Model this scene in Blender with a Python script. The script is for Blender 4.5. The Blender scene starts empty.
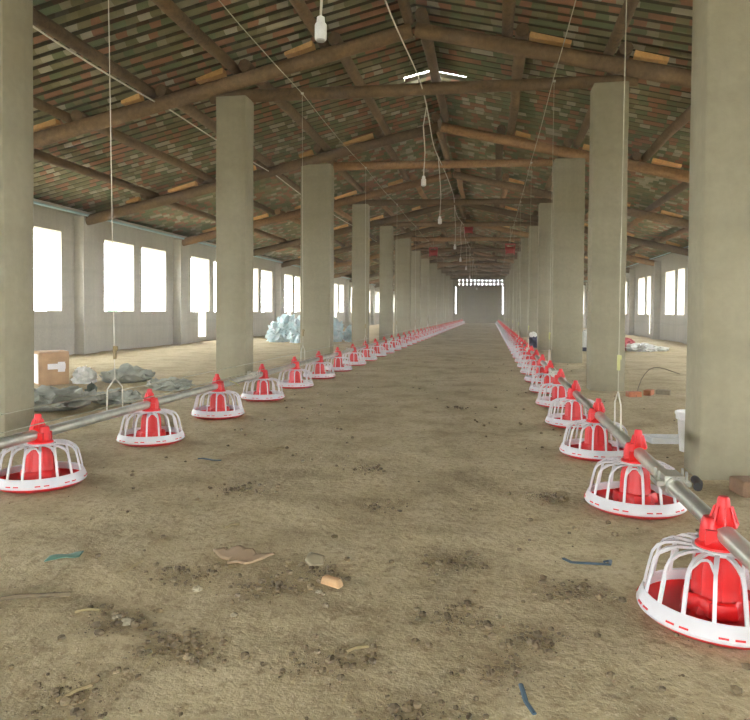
import bpy, bmesh, math, random
from mathutils import Vector, Matrix, noise
random.seed(7)
PI = math.pi
sc = bpy.context.scene
C = sc.collection

# ------------------------------------------------------------------ camera
CAM_H = 0.655
YAW, PITCH, ROLL, FPX, CY = .1721, .0241, .0067, 660.4, 328.2
cd = bpy.data.cameras.new('camera'); cam = bpy.data.objects.new('camera', cd); C.objects.link(cam)
cw, sw = math.cos(YAW), math.sin(YAW)
F = Vector((-sw*math.cos(PITCH), cw*math.cos(PITCH), -math.sin(PITCH)))
R = Vector((cw, sw, 0)); U = R.cross(F)
R2 = R*math.cos(ROLL) + U*math.sin(ROLL); U2 = -R*math.sin(ROLL) + U*math.cos(ROLL)
m = Matrix.Identity(4)
for i in range(3):
    m[i][0] = R2[i]; m[i][1] = U2[i]; m[i][2] = -F[i]
m[2][3] = CAM_H
cam.matrix_world = m
cd.sensor_fit = 'HORIZONTAL'; cd.sensor_width = 36; cd.lens = 36*FPX/750
cd.shift_y = -(360-CY)/750
cd.clip_start = .02; cd.clip_end = 400
sc.camera = cam

# ------------------------------------------------------------------ world, exposure
w = bpy.data.worlds.new('overcast_sky'); sc.world = w; w.use_nodes = True
bg = w.node_tree.nodes['Background']
bg.inputs[0].default_value = (.95, .98, 1.0, 1); bg.inputs[1].default_value = 24.0
vs = sc.view_settings
vs.view_transform = 'Standard'; vs.look = 'None'; vs.gamma = 1; vs.use_curve_mapping = False
vs.exposure = 0.0
sc.cycles.use_denoising = True
sc.cycles.max_bounces = 10; sc.cycles.diffuse_bounces = 6; sc.cycles.sample_clamp_indirect = 6
HAZE = 0.0065

# ------------------------------------------------------------------ layout of the shed (metres)
WL, WR = -6.15, 4.42          # inner wall faces
YB, YF = -3.6, 43.8           # gable behind the camera, far gable
P0, PS, NF = 2.90, 3.146, 13  # pillar frames
PXL, PXR, PH, PD = -2.275, .826, 2.66, .22
RX, RZ, SL, SR = -.70, 3.205, .225, .242   # ridge of the rafters and slopes
XL, XR, SP = -1.668, .497, .825           # feeding lines
YL, YR = 2.218, 1.512
PIPE_Z, PIPE_R = .19, .0205
def raf(x): return RZ - (SL*(RX-x) if x < RX else SR*(x-RX))

# ------------------------------------------------------------------ helpers
class MB:
    def __init__(s): s.v = []; s.f = []; s.mi = []
    def add(s, vs, fs, mi=0):
        b = len(s.v); s.v += [tuple(v) for v in vs]
        s.f += [tuple(i+b for i in f) for f in fs]; s.mi += [mi]*len(fs)
    def box(s, c, size, rot=None, mi=0, taper=1.0):
        x, y, z = [k/2 for k in size]
        vs = [Vector((sx*x*(taper if sz > 0 else 1), sy*y*(taper if sz > 0 else 1), sz*z)) for sz in (-1, 1) for sy in (-1, 1) for sx in (-1, 1)]
        if rot is not None: vs = [rot @ v for v in vs]
        s.add([v+Vector(c) for v in vs], [(0,2,3,1), (4,5,7,6), (0,1,5,4), (1,3,7,5), (3,2,6,7), (2,0,4,6)], mi)
    def b2(s, a, b, mi=0):
        s.box([(a[i]+b[i])/2 for i in range(3)], [abs(b[i]-a[i]) for i in range(3)], None, mi)
    def tube(s, pts, r, n=8, mi=0, cap=True, ell=None):
        pts = [Vector(p) for p in pts]; k = len(pts)
        rr = r if isinstance(r, (list, tuple)) else [r]*k
        vs = []; up0 = None
        for i, p in enumerate(pts):
            t = (pts[min(i+1, k-1)]-pts[max(i-1, 0)]).normalized()
            if up0 is None: up0 = Vector((0,0,1)) if abs(t.z) < .9 else Vector((1,0,0))
            a = t.cross(up0).normalized(); b = a.cross(t).normalized(); up0 = b
            for j in range(n):
                q = 2*PI*j/n
                vs.append(p + a*math.cos(q)*rr[i] + b*math.sin(q)*rr[i]*(ell or 1))
        fs = [(i*n+j, i*n+(j+1) % n, (i+1)*n+(j+1) % n, (i+1)*n+j) for i in range(k-1) for j in range(n)]
        if cap: fs += [tuple(range(n-1, -1, -1)), tuple((k-1)*n+j for j in range(n))]
        s.add(vs, fs, mi)
    def lathe(s, prof, n=32, c=(0,0,0), mi=0, close=False, wob=None):
        k = len(prof); vs = []
        for r, z in prof:
            for j in range(n):
                q = 2*PI*j/n; rr = max(r, 1e-4)*(wob(q) if wob else 1)
                vs.append((c[0]+rr*math.cos(q), c[1]+rr*math.sin(q), c[2]+z))
        seg = k if close else k-1
        s.add(vs, [(i*n+j, i*n+(j+1) % n, ((i+1) % k)*n+(j+1) % n, ((i+1) % k)*n+j) for i in range(seg) for j in range(n)], mi)
    def build(s, name, mats, parent=None, angle=40, smooth=True):
        me = bpy.data.meshes.new(name); me.from_pydata(s.v, [], s.f)
        for mt in (mats if isinstance(mats, (list, tuple)) else [mats]): me.materials.append(mt)
        me.polygons.foreach_set('material_index', s.mi)
        if smooth:
            me.polygons.foreach_set('use_smooth', [True]*len(s.f))
            me.set_sharp_from_angle(angle=math.radians(angle))
        me.update()
        o = bpy.data.objects.new(name, me); C.objects.link(o)
        if parent: o.parent = parent
        return o
def tag(o, label=None, cat=None, group=None, kind=None):
    for k, v in (('label', label), ('category', cat), ('group', group), ('kind', kind)):
        if v: o[k] = v
    return o
def thing(name, loc, label, cat, group=None, rz=0):
    o = bpy.data.objects.new(name, None); C.objects.link(o); o.empty_display_size = .1
    o.location = loc; o.rotation_euler = (0, 0, rz)
    return tag(o, label, cat, group)
def copy_tree(o, parent=None):
    c = o.copy(); C.objects.link(c)
    if parent: c.parent = parent
    for ch in list(o.children): copy_tree(ch, c)
    return c
def struct(o): o['kind'] = 'structure'; return o
ORD = ['first','second','third','fourth','fifth','sixth','seventh','eighth','ninth','tenth','eleventh','twelfth','thirteenth','fourteenth',
       'fifteenth','sixteenth','seventeenth','eighteenth','nineteenth','twentieth','twenty-first','twenty-second','twenty-third','twenty-fourth',
       'twenty-fifth','twenty-sixth','twenty-seventh','twenty-eighth','twenty-ninth','thirtieth']

# ------------------------------------------------------------------ materials
def S(r, g, b):
    f = lambda c: (c/255/12.92) if c/255 <= .04045 else ((c/255+.055)/1.055)**2.4
    return (f(r), f(g), f(b), 1)
class Mat:
    def __init__(s, name, rough=.8, metal=0, spec=None):
        s.m = bpy.data.materials.new(name); s.m.use_nodes = True
        s.nt = s.m.node_tree; s.b = s.nt.nodes['Principled BSDF']
        s.b.inputs['Roughness'].default_value = rough; s.b.inputs['Metallic'].default_value = metal
        if spec is not None: s.b.inputs['Specular IOR Level'].default_value = spec
        s.tc = s.n('ShaderNodeTexCoord')
    def n(s, t, **k):
        q = s.nt.nodes.new(t)
        for a, b in k.items(): setattr(q, a, b)
        return q
    def l(s, a, b): s.nt.links.new(a, b)
    def mapping(s, scale=(1,1,1), coord='Object', rot=(0,0,0)):
        mp = s.n('ShaderNodeMapping'); mp.inputs['Scale'].default_value = scale; mp.inputs['Rotation'].default_value = rot
        s.l(s.tc.outputs[coord], mp.inputs[0]); return mp.outputs[0]
    def noise(s, vec, scale, detail=5, rough=.6):
        q = s.n('ShaderNodeTexNoise'); q.inputs['Scale'].default_value = scale; q.inputs['Detail'].default_value = detail
        q.inputs['Roughness'].default_value = rough; s.l(vec, q.inputs['Vector']); return q.outputs['Fac']
    def ramp(s, fac, stops, interp='LINEAR'):
        q = s.n('ShaderNodeValToRGB'); q.color_ramp.interpolation = interp
        e = q.color_ramp.elements
        while len(e) < len(stops): e.new(.5)
        for el, (p, c) in zip(e, stops): el.position = p; el.color = c
        s.l(fac, q.inputs[0]); return q.outputs[0]
    def mix(s, fac, a, b, mode='MIX'):
        q = s.n('ShaderNodeMix', data_type='RGBA', blend_type=mode)
        for v, i in ((fac, 0), (a, 6), (b, 7)):
            if isinstance(v, (int, float)): q.inputs[i].default_value = v
            elif isinstance(v, tuple): q.inputs[i].default_value = v
            else: s.l(v, q.inputs[i])
        return q.outputs[2]
    def color(s, c):
        if isinstance(c, tuple): s.b.inputs['Base Color'].default_value = c
        else: s.l(c, s.b.inputs['Base Color'])
    def bump(s, h, strength=.3, dist=.01):
        q = s.n('ShaderNodeBump'); q.inputs['Strength'].default_value = strength; q.inputs['Distance'].default_value = dist
        s.l(h, q.inputs['Height']); s.l(q.outputs[0], s.b.inputs['Normal'])
def simple(name, c, rough=.6, metal=0, var=.12, scale=12, bump=0, coord='Object', subsurf=0):
    M = Mat(name, rough, metal)
    v = M.mapping(coord=coord); f = M.noise(v, scale)
    d = tuple(k*(1-var*2) for k in c[:3])+(1,); l = tuple(min(1, k*(1+var)) for k in c[:3])+(1,)
    M.color(M.ramp(f, [(.3, d), (.7, l)]))
    if bump: M.bump(f, bump, .01)
    return M.m

def make_concrete(name, a, b, c, rowscale):
    M = Mat(name, .92, spec=.2)
    v = M.mapping(coord='Object'); g = M.n('ShaderNodeNewGeometry').outputs['Position']
    big = M.noise(g, 1.1, 4); fine = M.noise(g, 26, 6)
    st = M.n('ShaderNodeMapping'); st.inputs['Scale'].default_value = (9, 9, .6); M.l(g, st.inputs[0])
    streak = M.noise(st.outputs[0], 1.0, 4)
    col = M.ramp(big, [(.3, a), (.55, b), (.75, c)])
    col = M.mix(.35, col, M.ramp(fine, [(.3, tuple(k*.72 for k in b[:3])+(1,)), (.7, tuple(min(1, k*1.2) for k in b[:3])+(1,))]))
    col = M.mix(.3, col, M.ramp(streak, [(.35, tuple(k*.75 for k in b[:3])+(1,)), (.65, b)]))
    wv = M.n('ShaderNodeTexWave', wave_type='BANDS', bands_direction='Z'); wv.inputs['Scale'].default_value = rowscale
    wv.inputs['Distortion'].default_value = 1.2; wv.inputs['Detail'].default_value = 2; M.l(g, wv.inputs['Vector'])
    col = M.mix(M.ramp(wv.outputs['Fac'], [(.0, (.22,.22,.22,1)), (.12, (0,0,0,1))]), col, tuple(k*.7 for k in b[:3])+(1,))
    M.color(col); M.bump(fine, .35, .006)
    return M.m
pillar_mat = make_concrete('pillar_render', S(136,130,107), S(150,143,119), S(164,157,132), .62)
wall_mat = make_concrete('wall_render', S(184,179,164), S(196,191,176), S(206,201,186), .75)

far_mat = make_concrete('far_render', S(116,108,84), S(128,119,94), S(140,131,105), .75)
M = Mat('dirt', .97, spec=.1)
g = M.n('ShaderNodeNewGeometry').outputs['Position']
big = M.noise(g, .55, 5, .62); mid = M.noise(g, 3.2, 6, .65); fine = M.noise(g, 38, 5, .7); tiny = M.noise(g, 150, 3, .7)
col = M.ramp(big, [(.3, S(152,137,104)), (.5, S(181,166,130)), (.7, S(206,192,156))])
col = M.mix(.55, col, M.ramp(mid, [(.3, S(114,100,73)), (.48, S(184,169,133)), (.72, S(212,198,163))]))
col = M.mix(M.ramp(fine, [(.50, (0,0,0,1)), (.66, (.75,.75,.75,1))]), col, S(142,124,94))
col = M.mix(M.ramp(tiny, [(.55, (0,0,0,1)), (.70, (.6,.6,.6,1))]), col, S(218,204,172))
# dry straw flecks trodden into the dirt
mp = M.n('ShaderNodeMapping'); mp.inputs['Scale'].default_value = (60, 9, 60); mp.inputs['Rotation'].default_value = (0,0,.7); M.l(g, mp.inputs[0])
fl = M.noise(mp.outputs[0], 1.0, 2, .5)
col = M.mix(M.ramp(fl, [(.7, (0,0,0,1)), (.78, (.45,.45,.45,1))]), col, S(198,180,132))
M.color(col)
add = M.n('ShaderNodeMath', operation='ADD'); M.l(mid, add.inputs[0])
mul = M.n('ShaderNodeMath', operation='MULTIPLY'); mul.inputs[1].default_value = .35; M.l(fine, mul.inputs[0]); M.l(mul.outputs[0], add.inputs[1])
M.bump(add.outputs[0], .8, .025)
dirt = M.m

LAM = .15
M = Mat('roof_sheet', .85, spec=.2)   # mottled pressed sheets: short blocks of colour along each corrugation
g = M.n('ShaderNodeNewGeometry').outputs['Position']
def math_(M, op, a, b=None, c=None):
    q = M.n('ShaderNodeMath', operation=op)
    for k, v in enumerate((a, b, c)):
        if v is None: continue
        if isinstance(v, (int, float)): q.inputs[k].default_value = v
        else: M.l(v, q.inputs[k])
    return q.outputs[0]
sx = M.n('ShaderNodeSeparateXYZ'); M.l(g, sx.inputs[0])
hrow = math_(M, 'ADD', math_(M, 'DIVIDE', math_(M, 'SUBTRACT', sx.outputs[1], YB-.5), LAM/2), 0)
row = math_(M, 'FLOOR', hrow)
wr = M.n('ShaderNodeTexWhiteNoise', noise_dimensions='1D'); M.l(row, wr.inputs['W'])
xx = math_(M, 'ADD', math_(M, 'MULTIPLY', sx.outputs[0], 10.0), math_(M, 'MULTIPLY', wr.outputs['Value'], .6))
xx = math_(M, 'ADD', xx, math_(M, 'MULTIPLY', M.noise(g, 4, 2), 1.2))
cx = M.n('ShaderNodeCombineXYZ'); M.l(math_(M, 'FLOOR', xx), cx.inputs[0]); M.l(row, cx.inputs[1])
wn = M.n('ShaderNodeTexWhiteNoise', noise_dimensions='2D'); M.l(cx.outputs[0], wn.inputs['Vector'])
blk = M.ramp(wn.outputs['Value'], [(0, S(112,110,80)), (.22, S(96,114,84)), (.42, S(158,102,82)), (.58, S(128,124,96)), (.70, S(178,172,152)), (.82, S(150,96,78)), (.91, S(150,146,122))], 'CONSTANT')
bl2 = M.noise(g, 1.1, 4)
col = M.mix(.38, blk, M.ramp(bl2, [(.3, S(100,98,70)), (.7, S(140,130,98))]))
odd = math_(M, 'MODULO', math_(M, 'ADD', row, 0), 2)     # valley half of each corrugation coloured dark olive: painted valley shade
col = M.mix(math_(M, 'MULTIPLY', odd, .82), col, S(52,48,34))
M.color(col); M.bump(M.noise(g, 30, 3), .2, .01)
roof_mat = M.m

def wood(name, a, b, c):
    M = Mat(name, .85, spec=.2)
    oi = M.n('ShaderNodeObjectInfo').outputs['Random']
    v = M.mapping((1,1,1), 'Generated'); mp = M.n('ShaderNodeMapping'); mp.inputs['Scale'].default_value = (5, 5, 5)
    tc = M.tc.outputs['Object']; M.l(tc, mp.inputs[0])
    of = M.n('ShaderNodeVectorMath', operation='ADD'); M.l(mp.outputs[0], of.inputs[0])
    sc10 = M.n('ShaderNodeMath', operation='MULTIPLY'); sc10.inputs[1].default_value = 60; M.l(oi, sc10.inputs[0]); M.l(sc10.outputs[0], of.inputs[1])
    f = M.noise(of.outputs[0], .45, 5, .6); gr = M.noise(of.outputs[0], 5, 5, .7)
    col = M.ramp(f, [(.32, a), (.52, b), (.68, c)])
    col = M.mix(.4, col, M.ramp(gr, [(.3, tuple(k*.6 for k in a[:3])+(1,)), (.7, c)]))
    hs = M.n('ShaderNodeHueSaturation'); mr = M.n('ShaderNodeMapRange'); mr.inputs[3].default_value = .75; mr.inputs[4].default_value = 1.3
    M.l(oi, mr.inputs[0]); M.l(mr.outputs[0], hs.inputs['Value']); M.l(col, hs.inputs['Color'])
    M.color(hs.outputs[0]); M.bump(gr, .5, .01)
    return M.m
bark = wood('log_bark', S(88,73,56), S(108,89,66), S(132,109,80))
peeled = wood('log_peeled', S(112,86,60), S(138,106,74), S(160,126,90))
pine = wood('sawn_pine', S(196,150,92), S(214,168,106), S(226,184,124))

red = simple('red_plastic', S(205,14,15), .45, 0, .05, 20)
white = simple('white_plastic', S(203,200,200), .42, 0, .03, 20)
galv = simple('galvanised_steel', S(188,188,174), .32, .55, .14, 9)
wire_mat = simple('wire', S(178,174,150), .5, .3, .08, 30)
cord_mat = simple('white_flex', S(206,200,182), .5, 0, .05, 30)
bulb_mat = simple('white_lampholder', S(238,238,232), .35, 0, .03, 30)
pvc = simple('pale_pvc', S(176,206,208), .4, 0, .06, 4)
card = simple('cardboard', S(184,150,112), .85, 0, .1, 8)
paper = simple('white_paper', S(232,228,226), .8, 0, .04, 14)
tarp = simple('grey_tarpaulin', S(170,173,158), .7, 0, .2, 5, .2)
tarpd = simple('dark_tarpaulin', S(100,110,98), .7, 0, .2, 6, .2)
sackw = simple('white_woven_sack', S(238,238,230), .75, 0, .06, 10, .2)
redsack = simple('red_woven_sack', S(196,92,92), .75, 0, .2, 12, .2)
brick = simple('red_brick', S(176,112,78), .9, 0, .15, 14, .4)
bricko = simple('pale_brick', S(190,154,112), .9, 0, .12, 20, .4)
stone = simple('stone', S(158,148,122), .95, 0, .15, 20, .4)
teal = simple('teal_plastic', S(96,136,116), .5, 0, .1, 20)
blued = simple('slate_blue_strap', S(70,92,104), .5, 0, .1, 20)
dark = simple('dark_cloth', S(62,64,86), .8, 0, .15, 20)
yellow = simple('yellow_plastic', S(188,186,120), .5, 0, .1, 20)
stick_m = simple('dry_stick', S(112,98,74), .9, 0, .15, 20)
straw_m = simple('straw', S(150,134,96), .9, 0, .1, 30)
redpaint = simple('red_paint', S(176,44,46), .5, 0, .1, 20)
out_m = simple('outdoor_ground', S(170,165,150), .95, 0, .1, 2)
grey_pl = simple('grey_plastic', S(190,190,184), .5, 0, .06, 12)
M = Mat('blue_film', .35); f = M.noise(M.mapping(), 7, 4)
M.color(M.ramp(f, [(.3, S(208,240,246)), (.7, S(244,253,254))])); M.bump(f, .3, .02)
film = M.m

# ------------------------------------------------------------------ the setting
def grid_axis(a, b, fn):
    r = [a]
    while r[-1] < b: r.append(min(b, r[-1]+fn(r[-1])))
    return r
xs = grid_axis(WL, WR, lambda x: .022 if -1.4 < x < .8 else (.05 if -2 < x < 1.3 else .11))
ys = grid_axis(YB, YF, lambda y: .022 if 0.8 < y < 2.6 else .05 if 0.6 < y < 5 else (.12 if y < 12 and y > 0 else .3))
def floor_z(x, y):
    z = .012*noise.noise((x*.9, y*.9, 3.1)) + .008*noise.noise((x*3.5, y*3.5, 7)) + .005*noise.noise((x*9, y*9, 1)) + .003*noise.noise((x*21, y*21, 5))
    near = min(abs(x-XL), abs(x-XR))
    k = min(1, max(0, (near-.12)/.25))
    return z*(.35+.65*k) - .004
mb = MB(); nx = len(xs)
mb.v = [(x, y, floor_z(x, y)) for y in ys for x in xs]
mb.f = [(j*nx+i, j*nx+i+1, (j+1)*nx+i+1, (j+1)*nx+i) for j in range(len(ys)-1) for i in range(nx-1)]
mb.mi = [0]*len(mb.f)
struct(mb.build('floor', dirt, angle=180))
mb = MB(); mb.box((-1, 20, -.22), (160, 160, .3)); struct(mb.build('outside_ground', out_m))

TW = .24
WTOP_L, WTOP_R = raf(WL)+.20, raf(WR)+.20
SILL = .645
def side_wall(name, X, out, slots, top):
    mb = MB(); x0, x1 = X, X+out*TW
    HEAD = 1.80 if out < 0 else 1.73
    wins = []
    k = -2
    while P0+PS*k < YF:
        for a, b in (((.60, 1.50), (1.76, 2.66)) if out < 0 else ((.52, 1.34), (1.60, 2.46))):
            y0, y1 = P0+PS*k+a, P0+PS*k+b
            if y0 > YB+.3 and y1 < YF-.3: wins.append((y0, y1))
        k += 1
    sl = [(P0+PS*k+(.94 if out < 0 else .66), P0+PS*k+(1.34 if out < 0 else 1.0)) for k in slots]
    e = [YB-TW] + [v for s in sl for v in s] + [YF+TW]                         # below the sills
    for i in range(0, len(e), 2): mb.b2((x0, e[i], -.3), (x1, e[i+1], SILL))
    for a, b in sl: mb.b2((x0, a, -.3), (x1, b, .10))
    e = [YB-TW] + [v for s in wins for v in s] + [YF+TW]                       # piers
    for i in range(0, len(e), 2): mb.b2((x0, e[i], SILL), (x1, e[i+1], HEAD))
    mb.b2((x0, YB-TW, HEAD), (x1, YF+TW, top))
    for k in range(-2, NF):                                                    # pilasters are part of the wall
        y = P0+PS*k
        if y > YB+.3: mb.b2((X-out*.16, y-.19, -.2), (X, y+.19, top-.12))
    return struct(mb.build(name, wall_mat, smooth=False))
side_wall('wall_left', WL, -1, (3, 5, 7, 9), WTOP_L)
side_wall('wall_right', WR, 1, (5, 8), WTOP_R)

def gable_poly(mb, y0, y1, xa, xb, za, zb):   # a slab between heights, roof line on top when zb is None
    n = max(1, int((xb-xa)/.6)); px = [xa+(xb-xa)*i/n for i in range(n+1)]
    if xa < RX < xb: px = sorted(px+[RX])
    for a, b in zip(px[:-1], px[1:]):
        ta, tb = (zb, zb) if zb is not None else (raf(a)+.20, raf(b)+.20)
        mb.add([(a,y0,za),(b,y0,za),(b,y0,tb),(a,y0,ta),(a,y1,za),(b,y1,za),(b,y1,tb),(a,y1,ta)],
               [(0,1,2,3),(5,4,7,6),(4,0,3,7),(1,5,6,2),(3,2,6,7),(4,5,1,0)])
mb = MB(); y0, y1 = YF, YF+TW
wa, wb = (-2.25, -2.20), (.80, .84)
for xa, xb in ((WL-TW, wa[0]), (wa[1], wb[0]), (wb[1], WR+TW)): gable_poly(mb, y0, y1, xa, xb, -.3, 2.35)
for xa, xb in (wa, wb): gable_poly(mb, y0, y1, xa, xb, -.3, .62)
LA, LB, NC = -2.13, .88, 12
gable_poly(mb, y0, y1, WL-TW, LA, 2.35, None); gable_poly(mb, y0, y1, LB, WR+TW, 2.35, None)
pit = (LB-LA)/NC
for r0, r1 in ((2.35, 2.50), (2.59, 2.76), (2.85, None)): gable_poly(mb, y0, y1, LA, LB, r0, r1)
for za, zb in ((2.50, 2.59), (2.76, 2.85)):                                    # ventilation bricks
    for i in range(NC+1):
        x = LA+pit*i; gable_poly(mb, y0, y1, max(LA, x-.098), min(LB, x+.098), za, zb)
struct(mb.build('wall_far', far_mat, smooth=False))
mb = MB(); y0, y1 = YB-TW, YB
da, db = -1.9, .5
gable_poly(mb, y0, y1, WL-TW, da, -.3, None); gable_poly(mb, y0, y1, db, WR+TW, -.3, None); gable_poly(mb, y0, y1, da, db, 2.2, None)
struct(mb.build('wall_back', wall_mat, smooth=False))

# corrugated roof, both slopes one sheet skin with a broken strip at the ridge
mb = MB(); n = 8
ysr = []; y = YB-.5
while y < YF+.5: ysr.append(y); y += LAM/n
cols = [WL-.55, -4.9, -3.6, -2.3, -1.02, RX, -.30, 1.0, 2.2, 3.3, WR+.55]
for side in (0, 1):
    cs = cols[:6] if side == 0 else cols[5:]
    b = len(mb.v)
    for j, y in enumerate(ysr):
        for x in cs:
            row = int((x+20)/1.3)
            mb.v.append((x, y, raf(x)+.262-.030*math.sin(2*PI*j/n)))
    k = len(cs)
    for j in range(len(ysr)-1):
        for i in range(k-1):
            ridge_cell = (side == 0 and i == k-2) or (side == 1 and i == 0)
            if ridge_cell and 7.72 < ysr[j] < 7.84: continue
            mb.f.append((b+j*k+i, b+j*k+i+1, b+(j+1)*k+i+1, b+(j+1)*k+i)); mb.mi.append(0)
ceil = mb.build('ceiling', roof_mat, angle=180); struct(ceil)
sm = ceil.modifiers.new('thickness', 'SOLIDIFY'); sm.thickness = .012; sm.offset = 1

# dusty air filling the shed
hm = bpy.data.materials.new('dusty_air'); hm.use_nodes = True; nt = hm.node_tree
nt.nodes.remove(nt.nodes['Principled BSDF'])
pv = nt.nodes.new('ShaderNodeVolumeScatter'); pv.inputs['Density'].default_value = HAZE; pv.inputs['Anisotropy'].default_value = .35
pv.inputs['Color'].default_value = (1, .97, .90, 1)
nt.links.new(pv.outputs[0], nt.nodes['Material Output'].inputs['Volume'])
mb = MB(); mb.b2((WL-.02, YB-.06, -.05), (WR+.02, YF+.06, 3.62)); hz = mb.build('dusty_air', hm, smooth=False)
tag(hz, 'thin bright dust haze hanging in the air of the whole shed', 'haze', None, 'stuff')

# ------------------------------------------------------------------ pillars
def pillar(x0, x1, yc, label, PH):
    mb = MB(); bm = bmesh.new(); bmesh.ops.create_cube(bm, size=1)
    dz = PH+.25
    for v in bm.verts: v.co = Vector((v.co.x*(x1-x0), v.co.y*PD, v.co.z*dz + dz/2-.25))
    bmesh.ops.subdivide_edges(bm, edges=[e for e in bm.edges if abs(e.verts[0].co.z-e.verts[1].co.z) > 1], cuts=14, use_grid_fill=True)
    bmesh.ops.bevel(bm, geom=[e for e in bm.edges if len(e.link_faces) == 2 and e.calc_face_angle() > 1], offset=.012, segments=2, affect='EDGES', profile=.5)
    s = random.random()*50
    for v in bm.verts:
        q = noise.noise_vector((v.co.x*3+s, v.co.y*3, v.co.z*1.5))
        v.co.x += q.x*.006; v.co.y += q.y*.006
    me = bpy.data.meshes.new('concrete_pillar'); bm.to_mesh(me); bm.free(); me.materials.append(pillar_mat)
    me.polygons.foreach_set('use_smooth', [True]*len(me.polygons)); me.set_sharp_from_angle(angle=.7)
    o = bpy.data.objects.new('concrete_pillar', me); C.objects.link(o); o.location = ((x0+x1)/2, yc, 0)
    tag(o, label, 'pillar', 'concrete pillars along the aisle')
for k in range(NF):
    br = k % 3 == 2
    wd = .44 if br else .30
    adj = 'broad' if br else 'slim'
    hl, hr = (2.74, 2.71) if br else (2.685, 2.635)
    if k == 0:
        pillar(PXL-wd, PXL, P0, 'nearest grey concrete pillar on the left, cut by the picture edge', hl)
        pillar(PXR, PXR+.34, P0, 'nearest tall grey concrete pillar on the right beside the feeding line', hr)
    else:
        pillar(PXL-wd+(.05 if br else 0), PXL+(.05 if br else 0), P0+PS*k, f'{adj} grey concrete pillar, {ORD[k]} from the camera in the left row', hl)
        pillar(PXR+(.0 if br else .03), PXR+wd+(-.05 if br else .02), P0+PS*k, f'{adj} grey concrete pillar, {ORD[k]} from the camera in the right row', hr)

# ------------------------------------------------------------------ roof timbers
def log(name, a, b, r, mat, label, cat, group, n=9, bend=.03, seed=0):
    a, b = Vector(a), Vector(b); L = (b-a).length; k = max(6, int(L/.3)); c = (a+b)/2
    d = (b-a).normalized(); side = d.cross(Vector((0,0,1))).normalized(); up = side.cross(d)
    pts, rr = [], []
    for i in range(k+1):
        t = i/k
        env = math.sin(PI*t)
        pts.append(a-c+(b-a)*t + side*bend*noise.noise((t*2.2, seed*3.7, 0))*env*2 + up*bend*.5*noise.noise((t*2.2, seed*1.7, 9))*env)
        rr.append(r*(1.1-.2*t)*(1+.1*noise.noise((t*L*2.5, seed, 4))))
    mb = MB(); mb.tube(pts, rr, n)
    o = mb.build(name, mat, angle=60); o.location = c
    return tag(o, label, cat, group)
sd = 0
for k in range(NF):
    y = P0+PS*k
    w_ = 'nearest pair of pillars' if k == 0 else f'{ORD[k]} pair of pillars'
    sd += 1
    log('tie_beam', (PXL-(.42 if k % 3 != 2 else -.06), y+.07, PH+.075), (PXR+(.42 if k % 3 != 2 else -.01), y+.07, PH+.035), .056, peeled if k in (2, 5, 8) else bark, f'round log tie beam lying across the {w_}', 'beam', 'tie beams across the pillars', seed=sd, bend=.03)
    for s, X, side in ((0, WL+.05, 'left'), (1, WR-.05, 'right')):
        sd += 1
        yy = y-.078
        a, b = (X, yy, raf(X)), (RX+(-.02 if s == 0 else .02), yy, raf(RX)-.01)
        log('rafter', a, b, .072, bark if (k+s) % 3 else peeled, f'sloping log rafter from {side} wall to ridge over the {w_}', 'rafter', 'log rafters', seed=sd, bend=.02)
PURL = [('left', d, x) for d, x in ((1,-1.50),(2,-2.37),(3,-3.22),(4,-4.12),(5,-5.02))] + [('ridge', 0, RX)] + [('right', d, RX+.87*d+.02) for d in range(1, 6)]
PURL = [p for p in PURL if p[2] > WL+.4 and p[2] < WR-.3]
for side, d, x in PURL:
    for k in range(-2, NF):
        y0, y1 = P0+PS*k, P0+PS*(k+1)
        if k == -2: y0 = YB
        if k == NF-1: y1 = YF-.02
        sd += 1; off = .064 if k % 2 else -.064
        bay = 'ahead of the nearest pillars' if k < 0 else f'between the {ORD[k]} and {ORD[k+1]} pillar pairs'
        if k == NF-1: bay = 'beyond the last pillar pair'
        if k == -2: bay = 'above the camera'
        lab = f'ridge log {bay}' if side == 'ridge' else f'{ORD[d-1]} roof log from the ridge, {side} slope, {bay}'
        z = raf(x)+.147-(.012 if side == 'ridge' else 0)
        e = .07
        log('purlin', (x+off, max(YB, y0-e), z), (x+off, min(YF, y1+e), z), .055, peeled if (sd*7) % 5 == 0 else bark, lab, 'roof log', 'log purlins under the roof sheets', seed=sd, bend=.018, n=8)
# pale wood wedges nailed on the rafters against the purlins
for k in range(1, 7):
    for side, d, x in PURL:
        if side == 'ridge' or random.random() < .12 and k > 2: continue
        y = P0+PS*k; s = -1 if side == 'left' else 1
        sl = SL if s < 0 else SR
        L = random.choice((.2, .28, .36, .44)); cx_ = x+s*(.12+L/2)
        mb = MB(); hgt = .035
        mb.add([(-L/2,-.045,-.02),(L/2,-.045,-.02),(L/2,.045,-.02),(-L/2,.045,-.02),(-L/2,-.04,hgt),(L/2,-.04,hgt*.4),(L/2,.04,hgt*.4),(-L/2,.04,hgt)] if s > 0 else
               [(-L/2,-.045,-.02),(L/2,-.045,-.02),(L/2,.045,-.02),(-L/2,.045,-.02),(-L/2,-.04,hgt*.4),(L/2,-.04,hgt),(L/2,.04,hgt),(-L/2,.04,hgt*.4)],
               [(3,2,1,0),(4,5,6,7),(0,1,5,4),(1,2,6,5),(2,3,7,6),(3,0,4,7)])
        o = mb.build('wood_wedge', pine, smooth=False)
        o.location = (cx_, y-.085, raf(cx_)+.106); o.rotation_euler = (0, math.atan(sl)*s, random.uniform(-.1, .1))
        tag(o, f'pale wood wedge on rafter over {ORD[k]} pillar pair, beside {ORD[d-1]} log from ridge, {side} slope', 'wedge', 'wood wedges on the rafters')

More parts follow.
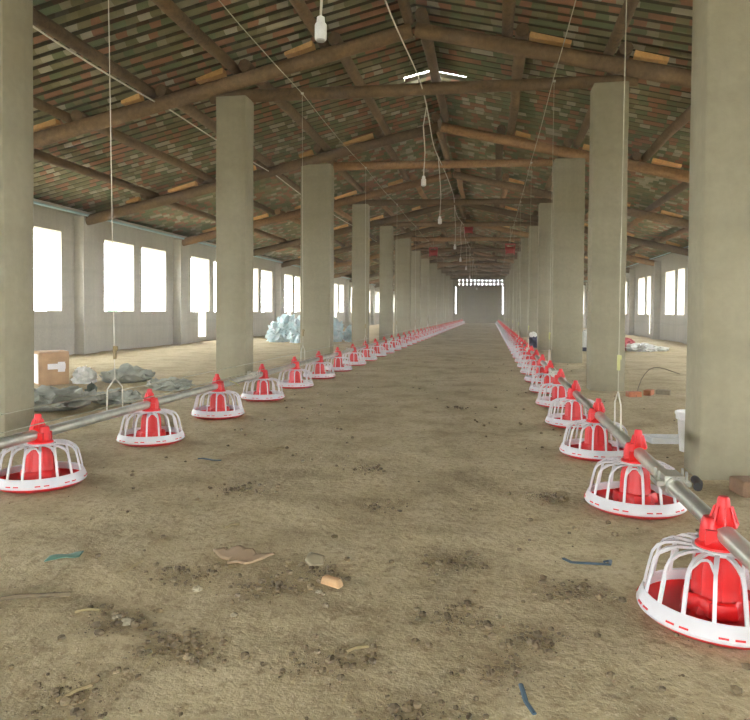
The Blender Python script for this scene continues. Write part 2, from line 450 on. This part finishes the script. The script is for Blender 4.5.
# ------------------------------------------------------------------ feeding lines
NFEED = 48
def make_feeder():
    root = thing('pan_feeder', (0,0,0), 'x', 'feeder')
    mb = MB()      # pan: shallow red dish with a raised centre
    mb.lathe([(0,.004),(.06,.002),(.135,.002),(.152,.010),(.160,.022),(.157,.026),(.147,.020),(.132,.012),(.075,.012),(.055,.030),(.0,.034)], 40)
    mb.build('pan', red, root)
    mb = MB()      # white flared rim
    mb.lathe([(.161,.018),(.163,.024),(.152,.050),(.149,.053),(.145,.050),(.147,.044),(.154,.022)], 48, close=True)
    # red clip slots show through round the rim
    for i in range(10):
        q = 2*PI*(i+.5)/10
        for dq in (-.09, .09):
            rt = Matrix.Rotation(q+dq, 3, 'Z') @ Matrix.Rotation(-.4, 3, 'Y')
            mb.box(rt @ Vector((.0,0,0)) + Vector((.1605*math.cos(q+dq), .1605*math.sin(q+dq), .029)), (.004, .018, .004), rt, 1)
    mb.build('rim', [white, red], root)
    mb = MB()      # cage of sixteen bars from a flat collar
    prof = [(.046,.1525),(.080,.153),(.104,.149),(.121,.139),(.131,.124),(.137,.10),(.1425,.075),(.148,.046)]
    for i in range(16):
        q = 2*PI*(i+.5)/16; cq, sq = math.cos(q), math.sin(q)
        vs = []
        for j, (r, z) in enumerate(prof):
            a, b = prof[max(0, j-1)], prof[min(len(prof)-1, j+1)]
            t = Vector((b[0]-a[0], b[1]-a[1])).normalized(); nrm = Vector((-t.y, t.x))*-.0028
            hw = .0048 if j < 3 else .0037
            for u, v in ((-1,-1),(1,-1),(1,1),(-1,1)):
                rr, zz = r+nrm.x*v, z+nrm.y*v
                vs.append((rr*cq-u*hw*sq, rr*sq+u*hw*cq, zz))
        k = len(prof)
        mb.add(vs, [(j*4+e, j*4+(e+1) % 4, (j+1)*4+(e+1) % 4, (j+1)*4+e) for j in range(k-1) for e in range(4)]+[((k-1)*4, (k-1)*4+1, (k-1)*4+2, (k-1)*4+3)])
        if i % 2 == 0:         # rounded web where a pair of bars joins
            q2 = q+2*PI/16
            arc = []
            for s in range(9):
                u = s/8; lift = math.sin(PI*u)
                r = .123-.032*lift; z = .136+.0165*min(1, lift*1.3)
                qq = q+(q2-q)*u; arc.append((r*math.cos(qq), r*math.sin(qq), z))
            mb.tube(arc, .0032, 5, cap=False)
    mb.build('cage', white, root)
    mb = MB()
    mb.lathe([(.038,.150),(.053,.150),(.055,.154),(.052,.158),(.038,.159)], 32, close=True)
    mb.build('collar', white, root)
    mb = MB()      # red feed drum with ribs and side windows
    ribs = lambda q: 1+.07*max(0, math.cos(8*q))**6
    mb.lathe([(.062,.022),(.060,.034),(.050,.046),(.048,.085),(.046,.118),(.041,.136),(.034,.150)], 64, wob=ribs)
    mb.lathe([(.070,.026),(.072,.030),(.068,.056),(.062,.060),(.060,.030)], 32, close=True, wob=lambda q: 1 if math.cos(4*q) > -.2 else .84)
    mb.build('feed_drum', red, root)
    for ch in root.children:       # the pan hangs a little to the aisle side of the tube
        ch.data.transform(Matrix.Translation((.008, 0, 0)))
    mb = MB()      # neck that grips the tube, thicker on the aisle side
    mb.lathe([(.045,.157),(.044,.163),(.036,.169),(.031,.178),(.029,.190)], 24, c=(.010,0,0))
    mb.lathe([(0,.158),(.026,.160),(.024,.190),(.021,.212),(.017,.220),(0,.222)], 16, c=(.022,0,0))
    for s in (-1, 1): mb.box((.018, s*.026, .180), (.040, .008, .036))
    mb.build('neck', red, root)
    mb = MB()      # tapered saddle cap on top of the tube
    mb.lathe([(.0,.203),(.028,.203),(.029,.209),(.024,.214),(.0185,.236),(.0135,.250),(.0125,.260),(.010,.266),(0,.266)], 20)
    for i in range(8):
        q = 2*PI*i/8
        mb.tube([(.029*math.cos(q), .029*math.sin(q), .207), (.016*math.cos(q), .016*math.sin(q), .246)], .003, 4)
    mb.build('saddle_cap', red, root)
    return root
proto = make_feeder()
def merged(root):     # the far copies are too small to show parts: one mesh of the same shape
    mb = MB(); mats = [red, white]
    def walk(o):
        for ch in o.children:
            b = len(mb.v); mb.v += [v.co[:] for v in ch.data.vertices]
            for p in ch.data.polygons:
                mb.f.append(tuple(b+i for i in p.vertices)); mb.mi.append(mats.index(ch.data.materials[p.material_index]))
    walk(root)
    return mb.build('pan_feeder', mats)
far_proto = merged(proto); far_used = False; first = True
for side, X, Y0 in (('left', XL, YL), ('right', XR, YR)):
    for i in range(NFEED):
        y = Y0+SP*i
        if y > 41.5: continue
        if i < 22:
            o = proto if first else copy_tree(proto); first = False
            o['label'] = f'nearest red and white caged pan feeder of the {side} line, cut by picture edge' if i == 0 else f'red and white caged pan feeder, {ORD[i]} from the near end of the {side} line'
        else:
            o = far_proto if not far_used else far_proto.copy()
            if far_used: C.objects.link(o)
            far_used = True
            tag(o, f'tiny red and white pan feeder in far stretch of {side} line past the twenty-second', 'feeder')
        o['group'] = f'pan feeders on the {side} feeding line'
        o.location = (X, y, 0); o.rotation_euler = (0, 0, (0 if side == 'left' else PI)+random.uniform(-.2, .2))

def feed_line(side, X, y0, y1, cy0):
    root = thing('feed_tube', (X, 0, 0), f'long galvanised feed tube running through the {side} row of pan feeders', 'pipe')
    mb = MB(); mb.tube([(0, y, PIPE_Z) for y in grid_axis(y0, y1, lambda y: 1.0)], PIPE_R, 16); mb.build('tube', galv, root)
    y = cy0; k = 0
    while y < y1-1 and k < 14:
        mb = MB()
        mb.tube([(0, y-.055, PIPE_Z), (0, y+.055, PIPE_Z)], PIPE_R+.005, 16)
        for s in (-1, 1):
            mb.box((s*.034, y, PIPE_Z+.004), (.022, .075, .012))
            cp = [(s*.036, y-.02, PIPE_Z-.008), (s*.036, y-.02, PIPE_Z+.036)]
            mb.tube(cp, .004, 6); mb.tube([(s*.036, y+.02, PIPE_Z-.008), (s*.036, y+.02, PIPE_Z+.036)], .004, 6)
        mb.box((0, y, PIPE_Z+.004), (.05, .085, .045))
        mb.build('clamp_coupling', galv, root)
        y += 3.3; k += 1
    return root
feed_line('left', XL, .6, 42.0, 4.52)
feed_line('right', XR, .15, 42.0, 1.93)
# anti-roost wires stretched just over the tubes
for side, X, z in (('left', XL, .232), ('left', XL-.02, .285)):
    mb = MB(); mb.tube([(X+(.028 if z < .25 else 0), y, z+.003*math.sin(y)) for y in grid_axis(.8, 41.5, lambda y: 1.5)], .0022, 5)
    tag(mb.build('steel_wire', wire_mat), 'lower thin wire stretched just above the left feed tube' if z < .25 else 'upper thin wire stretched over the left feeder caps', 'wire')

# suspension: overhead cable, drop wires with adjusters and V hangers
for side, X, ks in (('left', XL, range(0, 13)), ('right', XR, range(0, 13))):
    pts = [(X, y, 2.60-.03*abs(math.sin((y-2.68)/3.05*PI))) for y in grid_axis(-2.5, YF-.1, lambda y: .75)]
    mb = MB(); mb.tube(pts, .0035, 5)
    tag(mb.build('winch_cable', wire_mat), f'overhead steel hoisting cable running along above the {side} feeding line', 'cable')
    for k in ks:
        y = 2.68+3.05*k+(.0 if side == 'left' else .02)
        pos = 'nearest' if k == 0 else ORD[k]
        yb = y+(.055 if side == 'left' else 0); dx = .012 if side == 'right' else 0
        root = thing('tube_hanger', (X, yb, PIPE_Z), f'{pos} thin drop wire with V hanger holding the {side} feed tube', 'hanger', f'drop wires of the {side} feeding line')
        top = 2.60-PIPE_Z
        mb = MB(); mb.tube([(0,0,.15), (.3*dx,(y-yb)*.35,.9), (.7*dx,(y-yb)*.7,1.7), (dx,y-yb,top)], .0019, 5); mb.build('drop_wire', cord_mat if side == 'left' else wire_mat, root)
        mb = MB()
        for s in (-1, 1): mb.tube([(0,0,.16), (0,s*.060,.115), (0,s*.064,.03), (0,s*.058,-.014), (.0,s*.046,-.021)], .0030, 6)
        mb.build('v_hook', cord_mat, root)
        mb = MB(); mb.box((0,0,.275), (.010,.014,.06)); mb.box((.004,.004,.295), (.014,.012,.016)); mb.build('height_adjuster', yellow if side == 'right' else straw_m, root)
        if k < 8:
            mb = MB(); mb.lathe([(.004,-.006),(.014,-.006),(.010,0),(.014,.006),(.004,.006)], 12, c=(dx,y-yb,top)); mb.build('pulley', galv, root)

# red hoisting winches high up in the middle of the shed
for (x, y, z, lab) in ((XL, 19.6, 2.42, 'small red winch drum hanging over the left feeding line far down the shed'), (XR, 17.4, 2.28, 'small red winch drum hanging over the right feeding line far down the shed'), (-.62, 18.9, 3.0, 'small red winch box hanging just under the ridge far down the shed')):
    root = thing('cable_winch', (x, y, z), lab, 'winch', 'red cable winches')
    mb = MB(); mb.tube([(-.10,0,0), (.10,0,0)], .085, 14); mb.tube([(-.115,0,0), (-.09,0,0)], .12, 14); mb.tube([(.09,0,0), (.115,0,0)], .12, 14); mb.build('drum', redpaint, root)
    mb = MB(); mb.box((0,0,.15), (.26,.08,.03)); mb.box((-.12,0,.08), (.015,.06,.16)); mb.box((.12,0,.08), (.015,.06,.16)); mb.build('bracket', redpaint, root)
    mb = MB(); mb.tube([(0,0,.15), (0,0,max(.2, raf(x)-z))], .006, 6); mb.build('hanger_rod', wire_mat, root)

# ------------------------------------------------------------------ lamps along the ridge
CX = -.66
lamps = [(2.68,1.80), (6.55,1.93), (8.7,1.84), (12.5,1.87), (14.9,1.82), (18.4,1.86), (21.8,1.80), (25.0,1.84), (29.0,1.84), (33.5,1.84)]
def cab(y): return (CX+.03*math.sin(y*1.3), y, 2.70-.05*math.sin((y-2.9)/PS*PI)**2)
pts = []; y = 1.0
while y < 36: pts.append(cab(y)); y += .2
mb = MB(); mb.tube(pts, .0055, 5); tag(mb.build('lighting_cable', cord_mat), 'white electric cable slung from tie beam to tie beam under the ridge', 'cable')
for i, (y, z) in enumerate(lamps):
    pos = 'nearest' if i == 0 else ORD[i]
    lx = CX-.042 if i == 0 else CX
    root = thing('hanging_lampholder', (lx, y, z), f'{pos} white lampholder hanging on its flex under the ridge', 'lamp', 'white lampholders under the ridge')
    top = cab(y)[2]-z+.004; tx = cab(y)[0]-lx
    mb = MB(); mb.tube([(0,0,.08), (.012,0,top*.4), (-.008,0,top*.75), (tx,0,top)], .0055, 6); mb.build('flex', cord_mat, root)
    mb = MB(); mb.lathe([(0,-.020),(.022,-.020),(.025,-.014),(.025,.040),(.022,.046),(.018,.048),(.016,.072),(.007,.078),(0,.08)], 18); mb.build('holder', bulb_mat, root)
    mb = MB(); mb.lathe([(0,-.025),(.018,-.025),(.018,-.019),(0,-.017)], 16); mb.build('socket', grey_pl, root)

# cable and water pipes
mb = MB(); xq = -3.22
pts = [(xq+.06+.03*math.sin(y*.9), y, raf(xq)+.03-.03*abs(math.sin(y))) for y in grid_axis(1.0, 26, lambda y: .35)]
mb.tube(pts, .007, 6); tag(mb.build('power_cable', cord_mat), 'pale twisted power cable running along under a left slope roof log', 'cable')
for X, s, side in ((WL, 1, 'left'), (WR, -1, 'right')):
    mb = MB(); mb.tube([(X+s*.19, y, raf(X)+(.10 if s > 0 else .165)) for y in grid_axis(YB+.2, YF-.3, lambda y: 2)], .019 if s > 0 else .013, 10)
    tag(mb.build('water_pipe', pvc), f'pale blue water pipe running along the top of the {side} wall', 'pipe')

# ------------------------------------------------------------------ loose things on the floor
def crumple(name, loc, size, mat, label, cat, group=None, seed=0, amp=.35, freq=2.2, sub=4, rz=0, fold=0):
    bm = bmesh.new(); bmesh.ops.create_icosphere(bm, subdivisions=sub, radius=1)
    for v in bm.verts:
        p = v.co.copy(); q = p*freq+Vector((seed*5.1, seed*2.3, seed))
        rg = 1-abs(noise.noise(q))*2*amp + .5*amp*noise.noise(q*2.3) - .25*amp*abs(noise.noise(q*5.1))
        p = p*rg
        if p.z < -.55: p.z = -.55
        zz = max(0, (p.z+.55)/1.55)
        if fold: zz = zz**.7*(1+.5*noise.noise(p*3+Vector((seed,0,0)))) + fold*max(0, zz)**.5*(1-2*abs(noise.noise(p*2.6+Vector((0,seed,0)))))*.35
        sp = 1-(.25*max(0, .25-zz)/.25 if fold else 0)
        v.co = Vector((p.x*size[0]*sp, p.y*size[1]*sp, max(0, zz)*size[2]))
    me = bpy.data.meshes.new(name); bm.to_mesh(me); bm.free(); me.materials.append(mat)
    me.polygons.foreach_set('use_smooth', [True]*len(me.polygons)); me.set_sharp_from_angle(angle=.6)
    o = bpy.data.objects.new(name, me); C.objects.link(o); o.location = (loc[0], loc[1], (loc[2] if len(loc) > 2 else floor_z(loc[0], loc[1])-.006)); o.rotation_euler = (0,0,rz)
    return tag(o, label, cat, group)
# cardboard carton with a paper label, one flap side white
root = thing('cardboard_box', (-3.93, 5.40, floor_z(-3.93, 5.40)), 'brown cardboard carton with white paper label standing by the left pillar', 'box', rz=.88)
mb = MB(); mb.box((0,0,.145), (.25,.24,.29)); mb.build('carton', card, root, smooth=False)
mb = MB(); mb.box((.02,-.122,.165), (.15,.004,.05)); mb.box((.06,-.1225,.16), (.06,.004,.09)); mb.build('paper_label', paper, root, smooth=False)
mb = MB(); mb.box((-.128,0,.145), (.006,.2,.26)); mb.build('side_panel', paper, root, smooth=False)
mb = MB(); mb.box((0,-.06,.295), (.25,.11,.006)); mb.box((0,.06,.297), (.25,.115,.006)); mb.build('top_flap', card, root, smooth=False)
crumple('woven_sack', (-3.64, 5.47), (.12,.11,.17), sackw, 'white woven sack slumped between cardboard carton and grey tarpaulin', 'sack', seed=1)
crumple('folded_tarpaulin', (-3.32, 5.62), (.27,.17,.115), tarp, 'grey green folded tarpaulin bundle lying right of the white sack', 'tarpaulin', seed=2, fold=.9, amp=.3, freq=1.6, rz=.5)
crumple('tarpaulin_heap', (-2.88, 3.92), (.34,.26,.115), tarp, 'large grey tarpaulin heap on the floor behind the near left feed tube', 'tarpaulin', seed=3, fold=.9, amp=.3, freq=1.7, rz=.5)
crumple('dark_sheet', (-2.95, 4.52), (.045,.05,.13), tarpd, 'dark pointed piece of sheeting standing up behind the tarpaulin heap', 'sheeting', seed=4, amp=.5)
crumple('crumpled_sheet', (-2.62, 4.30), (.19,.15,.08), tarp, 'small crumpled grey sheet under the V hanger left of a feeder', 'sheeting', seed=5, fold=.9, amp=.3, rz=.5)
crumple('crumpled_sheet', (-2.62, 5.12), (.22,.14,.08), tarp, 'flat crumpled grey sheet lying before the second left pillar', 'sheeting', seed=15, fold=.9, amp=.3)
# pale blue film bags
bags = [(-4.52,13.75,.30,.26,.50,'leftmost'), (-4.02,13.6,.28,.26,.56,'front middle'), (-3.98,14.2,.30,.26,.82,'tall upright'), (-4.52,14.4,.30,.26,.66,'rear'), (-3.46,14.3,.30,.24,.62,'right of pillar, taller'), (-3.02,14.55,.34,.26,.40,'right of pillar, flattened')]
for i, (x, y, a, b, h, wd) in enumerate(bags):
    crumple('plastic_bag', (x, y), (a, b, h), film, f'{wd} pale blue plastic bag of the heap by the third left pillar', 'bag', 'heap of pale blue plastic bags', seed=20+i, amp=.45, freq=2.4, rz=i)
crumple('woven_sack', (2.40, 12.5), (.22,.18,.26), redsack, 'red and white sack slumped on floor right of the second right pillar', 'sack', seed=31)
crumple('plastic_bag', (2.62, 12.3), (.30,.2,.17), sackw, 'white plastic bag lying beside the red sack', 'bag', seed=32, amp=.5)
crumple('plastic_bag', (2.95, 12.6), (.24,.18,.10), sackw, 'flat white plastic bag right end beside the red sack', 'bag', seed=33, amp=.5)
root = thing('plastic_jug', (1.66, 12.05, floor_z(1.66,12.05)), 'white plastic jug with dark base half hidden behind the second right pillar', 'jug')
mb = MB(); mb.lathe([(0,.06),(.11,.06),(.115,.08),(.115,.27),(.09,.33),(.04,.35),(.04,.38),(0,.38)], 20); mb.build('jug_body', sackw, root)
mb = MB(); mb.lathe([(0,0),(.12,0),(.12,.07),(.1,.08)], 20); mb.build('jug_base', dark, root)
root = thing('cloth_bundle', (.83, 13.0, floor_z(.83,13.0)), 'dark blue bundle with white top standing beside the right feeding line', 'bundle')
o = crumple('bundle_body', (0,0,0), (.11,.11,.26), dark, None, None, seed=41); o.parent = root; o.location = (0,0,0)
o = crumple('bundle_top', (0,0,.22), (.08,.08,.11), sackw, None, None, seed=42); o.parent = root; o.location = (-.01,0,.2)
# white plastic parts behind the near right pillar
root = thing('plastic_tray', (.96, 3.62, floor_z(.96,3.62)), 'pale grey plastic tray lying on the dirt behind the near right pillar', 'tray', rz=.15)
mb = MB(); mb.box((0,0,.008), (.30,.12,.012)); mb.build('tray_base', grey_pl, root)
mb = MB()
for s in (-1, 1): mb.box((0, s*.06, .016), (.30,.008,.028)); mb.box((s*.15, 0, .016), (.008,.12,.028))
mb.build('tray_rim', grey_pl, root)
root = thing('plastic_bin', (.955, 3.37, floor_z(.955,3.37)), 'white plastic bin standing behind the near right pillar, in front of grey tray', 'bin', rz=.3)
mb = MB(); mb.lathe([(0,0),(.048,0),(.058,.15),(.066,.155),(.068,.19),(.062,.19),(.055,.155),(.045,.008),(0,.008)], 24); mb.build('bin_shell', bulb_mat, root)
mb = MB(); mb.lathe([(.066,.176),(.071,.178),(.071,.190),(.066,.192)], 24, close=True); mb.build('bin_rim', bulb_mat, root)

# bricks by the second right pillar and the near one
for i, (x, y, rz, lab) in enumerate(((1.14,5.55,.3,'broken red brick lying in rubble right of the second right pillar, leftmost'), (1.28,5.66,1.1,'broken red brick lying in rubble right of second right pillar, middle'), (1.42,5.78,-.4,'grey brick lying in rubble right of second right pillar, rightmost'))):
    mb = MB(); mb.box((0,0,.022), (.11,.06,.045)); o = mb.build('brick', stone if i == 2 else brick, smooth=False); o.location = (x,y,floor_z(x,y)); o.rotation_euler = (0,0,rz)
    bv = o.modifiers.new('bevel','BEVEL'); bv.width = .006; bv.segments = 2
    tag(o, lab, 'brick', 'bricks in the rubble')
mb = MB(); mb.box((0,0,.03), (.13,.10,.06)); o = mb.build('brick', simple('brown_brick', S(132,104,78), .9, 0, .15, 14, .4), smooth=False); o.location = (.955,2.60,floor_z(.955,2.6)-.003); o.rotation_euler = (0,0,.2)
bv = o.modifiers.new('bevel','BEVEL'); bv.width = .008; bv.segments = 2
tag(o, 'brown brick on the dirt at the foot of the near right pillar', 'brick')
# litter in the aisle
def ribbon(name, pts, r, mat, label, cat, n=6, ell=None):
    c = Vector(pts[0]); mb = MB(); mb.tube([Vector(p)-c for p in pts], r, n, ell=ell); o = mb.build(name, mat); o.location = (c.x, c.y, c.z); return tag(o, label, cat)
def gz(x, y, h): return (x, y, floor_z(x, y)+h)
ribbon('wire_offcut', [gz(1.15+.1*i, 5.5+.42*i-.02*i*i, 0.008+.10*math.sin(PI*i/9)) for i in range(10)], .004, stick_m, 'bent dark wire arching over the dirt right of second right pillar', 'wire')
def scrap(name, loc, outline, mat, label, cat, th=.006, seed=0, rz=0):
    bm = bmesh.new(); vs = [bm.verts.new((x, y, 0)) for x, y in outline]; bm.faces.new(vs)
    bmesh.ops.triangulate(bm, faces=bm.faces[:]); bmesh.ops.subdivide_edges(bm, edges=bm.edges[:], cuts=3, use_grid_fill=True)
    for v in bm.verts: v.co.z = .010+.014*noise.noise((v.co.x*14+seed, v.co.y*14, seed))
    bm.normal_update()
    me = bpy.data.meshes.new(name); bm.to_mesh(me); bm.free(); me.materials.append(mat); me.polygons.foreach_set('use_smooth', [True]*len(me.polygons))
    o = bpy.data.objects.new(name, me); C.objects.link(o); o.location = (loc[0], loc[1], floor_z(*loc)); o.rotation_euler = (0,0,rz)
    s = o.modifiers.new('thickness','SOLIDIFY'); s.thickness = th; s.offset = 1
    return tag(o, label, cat)
scrap('cardboard_scrap', (-.655,1.675), [(-.085,.005),(-.06,.022),(-.045,.014),(-.025,.045),(.0,.030),(.02,.036),(.04,.018),(.088,.028),(.066,.0),(.05,-.012),(.036,-.046),(.01,-.036),(-.012,-.052),(-.022,-.024),(-.05,-.018)], simple('scrap_card', S(160,136,106), .9, 0, .12, 14), 'torn flat scrap of brown cardboard on the aisle floor', 'scrap', seed=2, rz=-.1)
scrap('plastic_scrap', (-.45,1.685), [(-.02,.03),(.02,.022),(.028,-.02),(0,-.035),(-.022,-.02)], simple('pale_scrap', S(158,148,118), .7, 0, .1, 20), 'small pale scrap of plastic beside the orange brick chip', 'scrap', seed=5)
mb = MB(); mb.box((0,0,.010), (.060,.024,.020), None, 0, .8); o = mb.build('brick_chip', bricko, smooth=False); o.location = (-.37,1.545,floor_z(-.37,1.545)+.001); o.rotation_euler = (.1,0,-.45)
bv = o.modifiers.new('bevel','BEVEL'); bv.width = .005; bv.segments = 2
tag(o, 'orange tan brick chip on the aisle floor', 'brick')
scrap('plastic_wrapper', (-1.095,1.56), [(-.026,-.050),(-.005,-.035),(.008,-.008),(.030,.015),(.024,.045),(.004,.040),(-.008,.010),(-.030,-.020)], teal, 'small teal plastic wrapper on the floor at left', 'wrapper', th=.002, seed=7)
ribbon('plastic_strap', [gz(-1.27+.02*i, 2.74-.004*i+.01*math.sin(i), .008) for i in range(7)], .007, blued, 'short slate blue strap on the floor before the third left feeder', 'strap', ell=.4)
ribbon('plastic_strap', [gz(.20,1.80,.008), gz(.215,1.765,.012), gz(.25,1.755,.014), gz(.31,1.755,.016), gz(.315,1.785,.016), gz(.30,1.79,.01)], .006, blued, 'bent slate blue strap on the floor left of the nearest right feeder', 'strap', ell=.5)
ribbon('plastic_strap', [gz(.060,1.165,.012), gz(.062,1.14,.014), gz(.066,1.115,.010), gz(.078,1.085,.010)], .0045, blued, 'thin slate blue strip at the bottom of the picture', 'strap', ell=.5)
ribbon('stick', [gz(-1.14,1.27,.006), gz(-1.05,1.32,.009), gz(-.95,1.375,.006)], .005, stick_m, 'thin dark stick lying at the lower left of the floor', 'stick')
for i, (x, y, L, q, lab) in enumerate(((-.70,1.02,.06,1.0,'pale straw at the bottom left of the floor'), (-.77,1.90,.05,.9,'pale straw above the torn cardboard scrap'), (-.86,1.30,.05,.3,'pale straw left of the round stones'), (-.98,3.0,.06,1.1,'pale straw near the third left feeder'), (-.25,1.25,.05,.6,'pale straw right of the pebbles'))):
    ribbon('straw_stalk', [gz(x-L*math.cos(q)/2, y-L*math.sin(q)/2, .006), gz(x, y, .010), gz(x+L*math.cos(q)/2, y+L*math.sin(q)/2, .006)], .003, straw_m, lab, 'straw')
def rock(x, y, r, lab, seed, mat=stone):
    crumple('stone', (x, y), (r, r*.85, r*1.1), mat, lab, 'stone', 'loose stones on the floor', seed=seed, amp=.2, sub=3)
rock(-.684,1.475,.014,'round pale stone below the torn cardboard scrap',50)
rock(-.755,1.283,.017,'pale lumpy stone among crumbs at lower left',51)
rock(-.79,1.30,.012,'small stone just left of the pale lumpy stone',52)
rock(-.39,1.50,.011,'small grey stone left of the orange brick chip',53)
rock(-.545,1.36,.011,'dark small stone in the aisle below the cardboard scrap',54)
# crumbs of earth and gravel nobody could count
mb = MB(); ico = bmesh.new(); bmesh.ops.create_icosphere(ico, subdivisions=1, radius=1)
iv = [v.co.copy() for v in ico.verts]; iff = [tuple(v.index for v in f.verts) for f in ico.faces]; ico.free()
rg = random.Random(11)
clods = [(-.78,1.29),(-.70,1.02),(-.52,1.50),(-.42,1.60),(.02,1.22),(-.05,1.42),(-.1,1.75),(-.3,1.2),(.1,1.35),(-.36,2.2),(-.9,2.3),(-.5,2.7),(-.2,4.6),(.2,2.4),(-.75,1.55),(-.1,1.05),(.2,1.6),(-.6,1.2)]
for i in range(5200):
    if i % 2:
        cx_, cy_ = rg.choice(clods); x = rg.gauss(cx_, .05); y = rg.gauss(cy_, .035)
    else:
        y = .75+9*rg.random()**2.2; x = rg.uniform(-1.6, 1.0)*(1 if rg.random() < .7 else 1.6)
        cl = noise.noise((x*1.6, y*1.6, 20))
        if cl < -.05 and rg.random() < .75: continue
    r = .0016+.0095*rg.random()**6
    s = rg.random()*99
    mb.add([(x+v.x*r*(1+.5*noise.noise(v*2+Vector((s,0,0)))), y+v.y*r*(.8+.4*rg.random()), floor_z(x,y)+r*.35+v.z*r*.7) for v in iv], iff)
tag(mb.build('earth_crumbs', simple('earth_crumb', S(122,107,80), .95, 0, .3, 18), angle=30), 'loose crumbs of earth and gravel scattered over the aisle', 'gravel', None, 'stuff')

ribbon('rubber_hose', [(.765,2.60,.016), (.785,2.66,.016), (.79,2.72,.016)], .016, simple('black_rubber', S(48,48,46), .6, 0, .1, 20), 'short black rubber hose stub at the foot of the near right pillar', 'hose', n=12)
ribbon('plastic_tie', [(XL+.024, 4.02, PIPE_Z+.018), (XL+.03, 4.10, PIPE_Z-.005), (XL+.028, 4.17, PIPE_Z-.03)], .006, yellow, 'yellow plastic tie on the left feed tube beside the third feeder', 'tie', ell=.5)

# pale posts standing outside, seen through the near left windows
for i, (x, y, h, lab) in enumerate(((-10.5, 17.1, 1.35, 'pale teal post outside, seen through the near left window pair, left one'), (-10.5, 19.6, 1.35, 'pale teal post outside, seen through the near left window pair, right one'))):
    mb = MB(); mb.box((0,0,h/2), (.22,.22,h)); mb.box((0,0,h+.02), (.28,.28,.05)); o = mb.build('outdoor_post', teal, smooth=False); o.location = (x, y, -.07); tag(o, lab, 'post')
